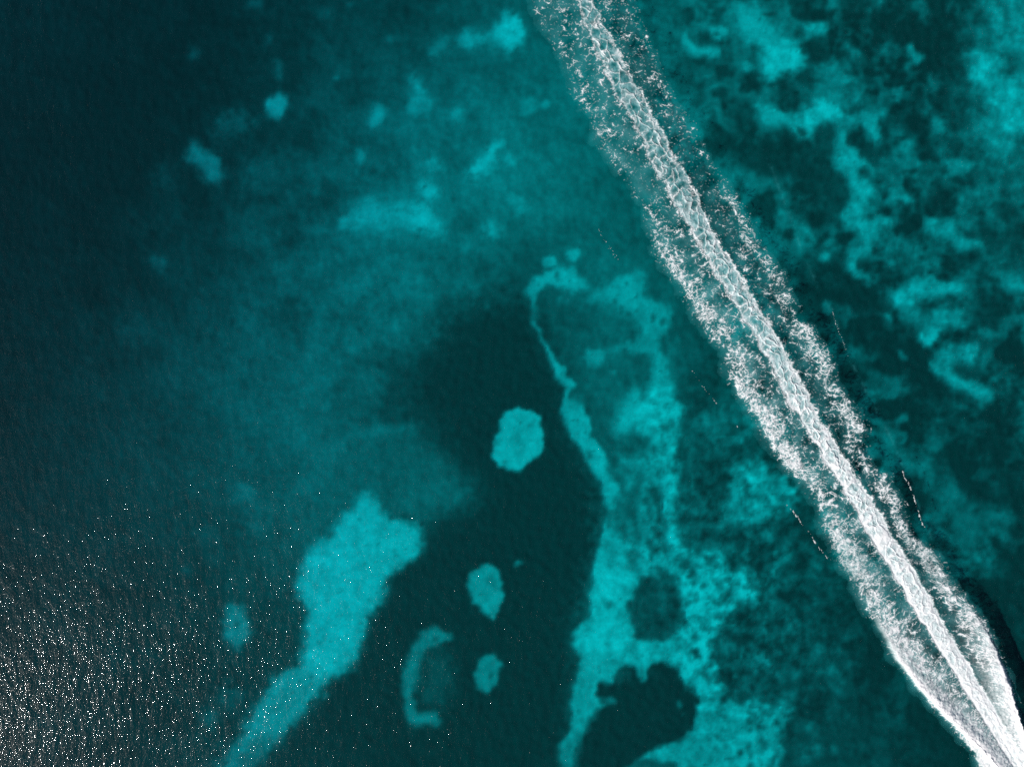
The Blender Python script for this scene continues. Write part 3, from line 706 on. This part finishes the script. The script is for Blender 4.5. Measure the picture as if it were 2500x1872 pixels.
# ragged outlines
rag = 13*fbm(FX/36, FY/36, 4, 101, 0.6)+3*fbm(FX/6, FY/6, 2, 105)
wl, wr = WL(FY), WR(FY)
ol, orr = OL(FY), OR(FY)
near_boat = sstep(1250, 1850, FY)
rag_b = rag*(1-0.65*near_boat)
wob = (2.5+11*fbm(FX/46, FY/46, 3, 107))*(1-0.75*near_boat)
rag_w = 1.0*rag*(1-0.6*near_boat)
inw = np.minimum(FX-(wl+rag_w+wob), (wr-2.5+rag_w*0.9+11*fbm(FX/46, FY/46, 3, 109)*(1-0.75*near_boat))-FX)            # px inside the wash
wash_v = np.clip((FX-0.5*(wl+wr))/(0.5*(wr-wl)), -1, 1)
dl = FX-(ol+rag_b)                                             # px inside the left outline
dr = (orr+rag_b)-FX
left = FX < 0.5*(wl+wr)

# --- propeller wash: cells of milky water netted with white
def warp(l1, a1, l2, a2, seed):
    return (FX+a1*fbm(FX/l1, FY/l1, 3, seed)+a2*fbm(FX/l2, FY/l2, 2, seed+3),
            FY+a1*fbm(FX/l1, FY/l1, 3, seed+6)+a2*fbm(FX/l2, FY/l2, 2, seed+9))
fine = fbm(FX/4.2, FY/4.2, 3, 125)
grow = sstep(150, 1650, FY)
wpx, wpy = warp(40, 19, 10, 3.4, 111)
su = (wpx-A0[0])*ad[0]+(wpy-A0[1])*ad[1]
tu = (wpx-A0[0])*an[0]+(wpy-A0[1])*an[1]
bulge = -0.012*(tu-5)**2                                       # crests bow towards the boat
c1, c2 = worley((su+bulge*0.6)/25.0, tu/23.0, 3)
f1a, f1b = c1, c2-c1
c3, c4 = worley((su+bulge)/11.0+40, tu/12.0, 5)
f2b = c4-c3
thick = np.clip(0.75+0.8*fbm(FX/22, FY/22, 3, 119), 0.15, 1.6)
lw = (0.09+0.16*grow)*thick
keep1 = sstep(-0.45, -0.05, fbm(FX/24, FY/24, 3, 117)+0.35*grow)
net = (1-sstep(0.0, lw+0.03, f1b))*keep1
net2 = (1-sstep(0.0, lw*0.9, f2b))*sstep(-0.05, 0.35, fbm(FX/18, FY/18, 3, 121)+0.55*grow-0.02)
halo = np.exp(-(f1b/(0.20+0.16*grow))**2)*(0.26+0.34*grow)*keep1               # froth spilling from the cell walls
core_w = np.clip(inw, 0, None)
edge_w = np.exp(-(core_w/(7.5+5*grow))**2)
tear = sstep(-0.35, 0.30, 0.7*fine+0.6*fbm(FX/11, FY/11, 3, 127)+0.42*grow-0.08)
wash = np.maximum(np.maximum(net*(0.85+0.15*grow), net2*0.85), halo)
wash = np.maximum(wash, edge_w*tear*0.95)
solid = sstep(1000, 1800, FY)
wash = np.maximum(wash, solid*np.clip(0.30+0.6*fbm((su+bulge)/9, tu/18, 3, 131)+0.34*solid, 0, 0.92))
wash *= 0.90+0.22*fine
wash = np.clip(wash*(1+0.55*fbm(FX/52, FY/52, 3, 133)*(1-0.7*solid)), 0, 1)
in_wash = sstep(-4, 3, inw)
foam_w = np.clip(wash, 0, 1)*in_wash
pocket = fbm(FX/17, FY/17, 3, 137)
milk_w = np.clip(0.34+0.54*grow+0.26*fbm(FX/40, FY/40, 3, 135)+0.46*pocket-0.16*(0.5-f1a), 0.04, 0.95)*in_wash

# --- the two foam bands and the lace between them and the wash
def lace(dens, ang, seed, stretch, c0=0, size=1.0):
    sl = (slice(None), slice(c0, None))
    c, s = math.cos(math.radians(ang)), math.sin(math.radians(ang))
    X, Y, dens = FX[sl], FY[sl], dens[sl]
    x = X+8*fbm(X/22, Y/22, 2, seed)+1.7*perlin(X/6.5, Y/6.5, seed+3)
    y = Y+8*fbm(X/22, Y/22, 2, seed+6)+1.7*perlin(X/6.5, Y/6.5, seed+9)
    a, b = (x*c+y*s), (-x*s+y*c)
    big = 11.0*size
    g1, g2 = worley(a/(big*stretch), b/big, seed+8)
    h1, h2 = worley(a/(0.55*big*stretch)+31, b/(0.55*big), seed+9)
    rid = np.abs(perlin(a/(0.7*big*stretch), b/(0.7*big), seed+14))
    brk = 0.75*fbm(a/(10*stretch), b/9, 2, seed+12)+0.5*fbm(x/34, y/34, 2, seed+16)
    d = np.clip(dens, 0, 1.5)
    th = np.clip(0.85+0.9*perlin(x/11, y/11, seed+18), 0.25, 1.8)
    l1 = 1-sstep(0.01, (0.08+0.19*d**2)*th, g2-g1)
    l2 = 1-sstep(0.0, (0.11+0.24*d**2)*th, h2-h1)
    l3 = 1-sstep(0.0, (0.06+0.11*d**2)*th, rid)
    m1 = sstep(0.36-1.0*d, 0.66-1.0*d, brk)
    m2 = sstep(0.56-1.0*d, 0.86-1.0*d, brk)
    f = np.maximum(np.maximum(l1*m1, l2*m2*0.9), l3*m2*0.85)
    f = np.maximum(f, sstep(1.0, 1.6, d+0.6*fbm(x/10, y/10, 3, seed+19))*(0.78+0.25*fine[sl]))
    specks = sstep(0.26, 0.60, fbm(x/4.4, y/4.4, 2, seed+20)-0.05+0.24*(d-0.4))*0.42
    return np.clip(np.maximum(f, specks), 0, 1)*sstep(0.03, 0.16, d)

def band(dist, bw, bs, gs):
    prof = sstep(-6, 16, dist)*(1-sstep(bw*0.40, bw*1.15, dist))
    d = gs*sstep(-22, 8, dist)+(bs-gs)*prof
    return np.where(dist > -24, d, 0)
clump = np.clip(1+0.45*fbm(FX/40, FY/40, 3, 141)+0.35*fbm(FX/15, FY/15, 2, 145), 0.35, 1.6)
dens_l = band(dl, BWL(FY), BSL(FY), GSL(FY))*clump
dens_r = band(dr, BWR(FY), BSR(FY), GSR(FY))*clump
# a calmer strip beside the wash where the photo shows dark open water
dens_r *= 1-0.35*sstep(40, 12, -inw)
fringe = np.exp(-(np.clip(-inw, 0, None)/12.0)**2)*(0.60+0.30*grow)   # torn edge of the wash
dens_l = np.where(left, np.maximum(dens_l, fringe), 0)
dens_r = np.where(~left, np.maximum(dens_r, fringe), 0)
foam_l = lace(dens_l, -34, 151, 1.5)*left
foam_r = lace(dens_r, -8, 181, 1.6)*(~left)
# close to the boat the foam is still drawn out in streaks from crest to wash
c0 = int(np.searchsorted(sv, 1380))
mixb = sstep(1250, 1480, FY[:, c0:])
foam_l[:, c0:] = foam_l[:, c0:]*(1-mixb)+lace(dens_l*0.80, -44, 161, 2.9, c0, 0.72)*left[:, c0:]*mixb
foam_r[:, c0:] = foam_r[:, c0:]*(1-mixb)+lace(dens_r*0.80, 4, 191, 3.2, c0, 0.72)*(~left[:, c0:])*mixb
dist_out = np.where(left, dl, dr)
# breaking crests close to the boat
def crest(ridge, sign, seed):
    e = (FX-(ridge(FY)+5*fbm(FX/20, FY/20, 3, seed)+2.5*fbm(FX/6, FY/6, 2, seed+5)))*sign*0.86      # px towards the wash
    amp = sstep(1440, 1760, FY)
    core = np.exp(-np.where(e < 0, (e/5.0)**2, (e/8.0)**2))
    skirt = np.exp(-(np.clip(e, 0, None)/44.0)**2)*(e > 0)
    return e, amp, core, skirt
el, al_, cl, kl = crest(RIDL, 1, 201)
er, ar_, cr, kr = crest(RIDR, -1, 209)
pit = np.clip(0.74+0.75*fbm(FX/5.5, FY/5.5, 3, 211), 0, 1)
foam_l = np.maximum(foam_l, np.clip(al_*(cl*1.3+kl*pit*0.92), 0, 1)*left)
foam_r = np.maximum(foam_r, np.clip(ar_*(cr*1.3+kr*pit*0.85), 0, 1)*(~left))
# spray thrown outside the left crest at the frame's corner
spray_l = sstep(0, 5, dl)*(el < 0)*sstep(1790, 1815, FY)*left
foam_l = np.maximum(foam_l, spray_l*np.clip(0.62+0.6*fbm(FX/7, FY/7, 3, 215), 0, 1))
spray_r = sstep(0, 5, dr)*(er < 0)*sstep(1700, 1740, FY)*(~left)
foam_r = np.maximum(foam_r, spray_r*np.clip(0.4+0.7*fbm(FX/7, FY/7, 3, 219), 0, 1))
# bubbles under the foam tint the water turquoise
glow_l = sstep(-44, 26, dl)*(0.20+0.18*np.clip(BSL(FY), 0, 1))*left*(1-0.6*sstep(70, 160, dl))
glow_r = sstep(-34, 20, dr)*(0.12+0.12*np.clip(BSR(FY), 0, 1))*(~left)*(1-0.6*sstep(60, 130, dr))
bub = np.clip(0.55+1.0*fbm(FX/44, FY/44, 4, 221), 0, 1.3)
milk_s = (glow_l+glow_r)*bub
milk_s = np.maximum(milk_s, np.clip(0.26*np.where(left, dens_l, dens_r)**2, 0, 0.5)*bub)
veil = blur(np.maximum(foam_l, foam_r), 3.2)
milk_s = np.clip(np.maximum(milk_s, 0.0)+0.48*veil, 0, 0.8)
foam = np.where(inw > 2, foam_w, np.maximum(np.maximum(foam_l, foam_r), foam_w))
milk = np.maximum(milk_w, milk_s*(1-in_wash))
# fade out past the frame's top edge and behind the unseen boat
fade = sstep(-290, -60, FY+30*fbm(FX/40, FY/40, 3, 411))
foam *= fade; milk *= fade

# --- heights in metres
side_d = np.where(left, dens_l, dens_r)
wash_prof = (1-wash_v**2)*sstep(-2, 8, inw)
ridge_l = np.where(el < 0, np.exp(-(el/5.0)**2), np.exp(-(el/32.0)**2))
ridge_r = np.where(er < 0, np.exp(-(er/5.0)**2), np.exp(-(er/32.0)**2))
hz = 0.055+0.035*foam+in_wash*wash_prof*(0.035+0.02*grow+0.07*(1-0.4*solid)*np.maximum(net, net2*0.7)+0.07*fbm(FX/13, FY/13, 3, 231))
hz = hz+(1-in_wash)*(0.10*np.clip(side_d, 0, 1.2)*(0.7+0.6*fbm(FX/16, FY/16, 3, 235))+0.03*np.clip(side_d, 0, 1)*fine)
hz = hz+left*al_*0.44*ridge_l*(1+0.16*fbm(FX/9, FY/9, 3, 241))+(~left)*ar_*0.45*ridge_r*(1+0.16*fbm(FX/9, FY/9, 3, 245))
hz = hz+0.07*spray_l+0.1*spray_r
hz = np.maximum(hz, 0.055)
# water rides 3.5 cm up and down, the foam sits on it
wake_v = np.stack([(FX-CX)*PX, (CY-FY)*PX, hz], -1).reshape(-1, 3)
wake_q = grid_quads(len(sv), len(tv))
# drop what is empty
occ = np.maximum(foam, milk*0.9)
oc = np.maximum(np.maximum(occ[:-1, :-1], occ[:-1, 1:]), np.maximum(occ[1:, :-1], occ[1:, 1:])).reshape(-1)
cf = lambda a: a[:-1, :-1].reshape(-1)
live = oc > 0.05
is_wash = cf(inw) > -2
is_left = cf(left)
e_face = np.where(is_left, cf(el), cf(er))
is_crest = (~is_wash) & (cf(FY) > 1500) & (e_face < 40)
bw_face = np.where(is_left, cf(BWL(FY)), cf(BWR(FY)))
is_band = (~is_wash) & (~is_crest) & (cf(dist_out) < bw_face)
is_lace = (~is_wash) & (~is_crest) & (~is_band)
attrs = {'foam': foam.reshape(-1), 'milk': milk.reshape(-1)}

wake = bpy.data.objects.new('boat_wake', None)
wake.location = ((A1[0]-CX)*PX, (CY-A1[1])*PX, 0)
COL.objects.link(wake)
tag(wake, 'long white boat wake running from top centre to the lower right corner', 'wake')
bpy.context.view_layer.update()
def wake_part(name, keep, label):
    if not keep.any(): return
    o = sub_mesh(name, wake_v-np.array(wake.location), wake_q, keep & live, M_FOAM, attrs, wake)
    tag(o, label, kind='stuff')
wake_part('propeller_wash', is_wash, 'milky turquoise and white netted wash down the middle of the wake')
wake_part('foam_band', is_band & is_left, 'ragged lacy foam band along the left side of the wake')
wake_part('foam_band', is_band & ~is_left, 'ragged lacy foam band along the right side of the wake')
wake_part('foam_lace', is_lace & is_left, 'thin foam filaments between the wash and the left band')
wake_part('foam_lace', is_lace & ~is_left, 'thin foam filaments between the wash and the right band')
wake_part('breaking_crest', is_crest & is_left, 'thick white breaking crest at the lower left end')
wake_part('breaking_crest', is_crest & ~is_left, 'thick white breaking crest at the lower right end')

# ------------------------------------------------------------------ loose foam on either side of the wake
def blob_mesh(items, rng):
    """small ragged domes of foam, each (px, py, length_m, width_m, angle)"""
    V, Q, F, n = [], [], [], 0
    for px, py, a, b, ang in items:
        c, s = math.cos(ang), math.sin(ang)
        k = 10
        wob = 1+0.28*rng.uniform(-1, 1, k)
        rings = [(0.0, 0.10), (0.62, 0.085), (1.0, 0.052)]
        x0, y0 = (px-CX)*PX, (CY-py)*PX
        for r, h in rings:
            for j in range(k):
                t = 2*math.pi*j/k
                u, v = a*max(r, 0.03)*wob[j]*math.cos(t), b*max(r, 0.03)*wob[j]*math.sin(t)
                V.append((x0+u*c-v*s, y0+u*s+v*c, h*min(1, 0.55+b*3)))
                F.append((0.9 if r < 0.5 else (0.6 if r < 0.9 else 0.05))*min(1.0, 0.45+4.5*b))
        for i in range(2):
            for j in range(k):
                Q.append((n+i*k+j, n+(i+1)*k+j, n+(i+1)*k+(j+1) % k, n+i*k+(j+1) % k))
        n += 3*k
    return np.array(V), np.array(Q), np.array(F)

def streak(label, pts, count, size, seed, spread=2.2):
    rng = np.random.default_rng(seed)
    P = np.array(pts, float)
    seg = np.r_[0, np.cumsum(np.hypot(*np.diff(P, axis=0).T))]
    items = []
    cent = rng.uniform(0, seg[-1], max(3, count//5))
    for _ in range(count):
        t = np.clip(rng.choice(cent)+rng.normal(0, 14), 0, seg[-1])
        x, y = np.interp(t, seg, P[:, 0]), np.interp(t, seg, P[:, 1])
        x2, y2 = np.interp(t+4, seg, P[:, 0]), np.interp(t+4, seg, P[:, 1])
        ang = math.atan2(-(y2-y), x2-x) if (x2 != x or y2 != y) else -1.0
        l = size*rng.uniform(0.25, 1.0)**1.3*1.5
        items.append((x+rng.normal(0, spread*0.5), y+rng.normal(0, spread), l, l*rng.uniform(0.3, 0.6), ang+rng.normal(0, 0.3)))
    v, q, f = blob_mesh(items, rng)
    base = np.array([v[:, 0].mean(), v[:, 1].mean(), 0])
    root = bpy.data.objects.new('foam_streak', None)
    root.location = base
    COL.objects.link(root)
    tag(root, label, 'foam streak', 'thin foam streaks beside the wake')
    o = mesh_from('flecks', v-base, q, M_FOAM, {'foam': f, 'milk': np.zeros(len(f))}, root)
    tag(o, kind='stuff')

streak('brightest thin foam streak on the water right of the wake, lower right', [(2204,1152),(2209,1168),(2221,1186),(2230,1213),(2241,1244),(2245,1258),(2249,1274),(2257,1287)], 60, 0.10, 1, 1.2)
streak('thin broken foam streak on the water left of the wake, lower right', [(1920,1231),(1937,1249),(1943,1258),(1949,1265),(1958,1281),(1977,1301),(1988,1321),(1999,1337),(2015,1355),(2025,1364),(2044,1387)], 50, 0.08, 2, 1.2)
streak('faint dotted foam streak right of the wake at mid height', [(2030,748),(2034,768),(2044,800),(2055,827),(2064,851),(2070,874),(2078,885)], 36, 0.055, 3, 1.6)
streak('faint dotted foam streak left of the wake at mid height', [(1690,906),(1697,917),(1709,933),(1722,951),(1740,971),(1749,985)], 22, 0.05, 4, 1.2)
streak('faint scattered foam streak left of the wake above the arched sand patch', [(1462,560),(1471,585),(1484,596),(1493,610),(1513,644)], 30, 0.05, 5, 3.0)

def clot(label, px, py, a, b, ang, seed):
    rng = np.random.default_rng(seed)
    items = [(px, py, a, b, ang)]
    v, q, f = blob_mesh(items, rng)
    base = np.array([(px-CX)*PX, (CY-py)*PX, 0])
    o = mesh_from('foam_clump', v-base, q, M_FOAM, {'foam': f, 'milk': np.zeros(len(f))})
    o.location = base
    tag(o, label, 'foam clump', 'foam clumps on the water')
clot('small cream foam clump at the lower end of the right-hand streak', 2244, 1258, 0.20, 0.11, -1.3, 11)
clot('small cream foam clump, upper of two on the left-hand streak', 1943, 1258, 0.20, 0.09, -1.1, 12)
clot('small cream foam clump, lower of two on the left-hand streak', 1988, 1321, 0.24, 0.10, -1.0, 13)
clot('tiny white fleck on open water left of the wake, right of the sand field', 1800, 1041, 0.10, 0.05, -1.2, 14)

# ------------------------------------------------------------------ bright edge of the outer wave right of the wake, painted as a pale ribbon
line = np.array([(1846,320),(1885,415),(1925,520),(1960,620),(1995,700),(2032,760),(2062,850),(2100,930),(2140,1000),(2180,1080),(2208,1150),(2236,1215),(2262,1290),(2290,1345),(2322,1400)], float)
seg = np.r_[0, np.cumsum(np.hypot(*np.diff(line, axis=0).T))]
tt = np.arange(0, seg[-1], 2.0)
lx, ly = np.interp(tt, seg, line[:, 0]), np.interp(tt, seg, line[:, 1])
lx = blur(lx[:, None], 12)[:, 0]; ly = blur(ly[:, None], 12)[:, 0]
nx_, ny_ = -np.gradient(ly), np.gradient(lx)
nl = np.hypot(nx_, ny_); nx_, ny_ = nx_/nl, ny_/nl
wv = np.linspace(-1, 1, 13)
wid = 9+5*perlin(tt/60, tt*0, 301)
RX = lx[None, :]+wv[:, None]*wid[None, :]*nx_[None, :]
RY = ly[None, :]+wv[:, None]*wid[None, :]*ny_[None, :]
edge_light = np.clip(1-np.abs(wv), 0, 1)[:, None]**1.5*np.clip(0.03+0.20*fbm(RX/40, RY/40, 3, 305)+0.08*fbm(RX/7, RY/7, 2, 309), 0, 0.2)
edge_light *= sstep(0, 60, tt)[None, :]*sstep(0, 60, seg[-1]-tt)[None, :]
rv = np.stack([(RX-CX)*PX, (CY-RY)*PX, np.full(RX.shape, 0.05)], -1).reshape(-1, 3)
base = np.array([rv[:, 0].mean(), rv[:, 1].mean(), 0])
o = mesh_from('wave_edge_light', rv-base, grid_quads(len(tt), 13), M_FOAM, {'foam': np.zeros(edge_light.size), 'milk': edge_light.reshape(-1)})
o.location = base
tag(o, 'painted bright edge of the outer wave, a long faint pale line beside the wake, right side', 'painted wave light')
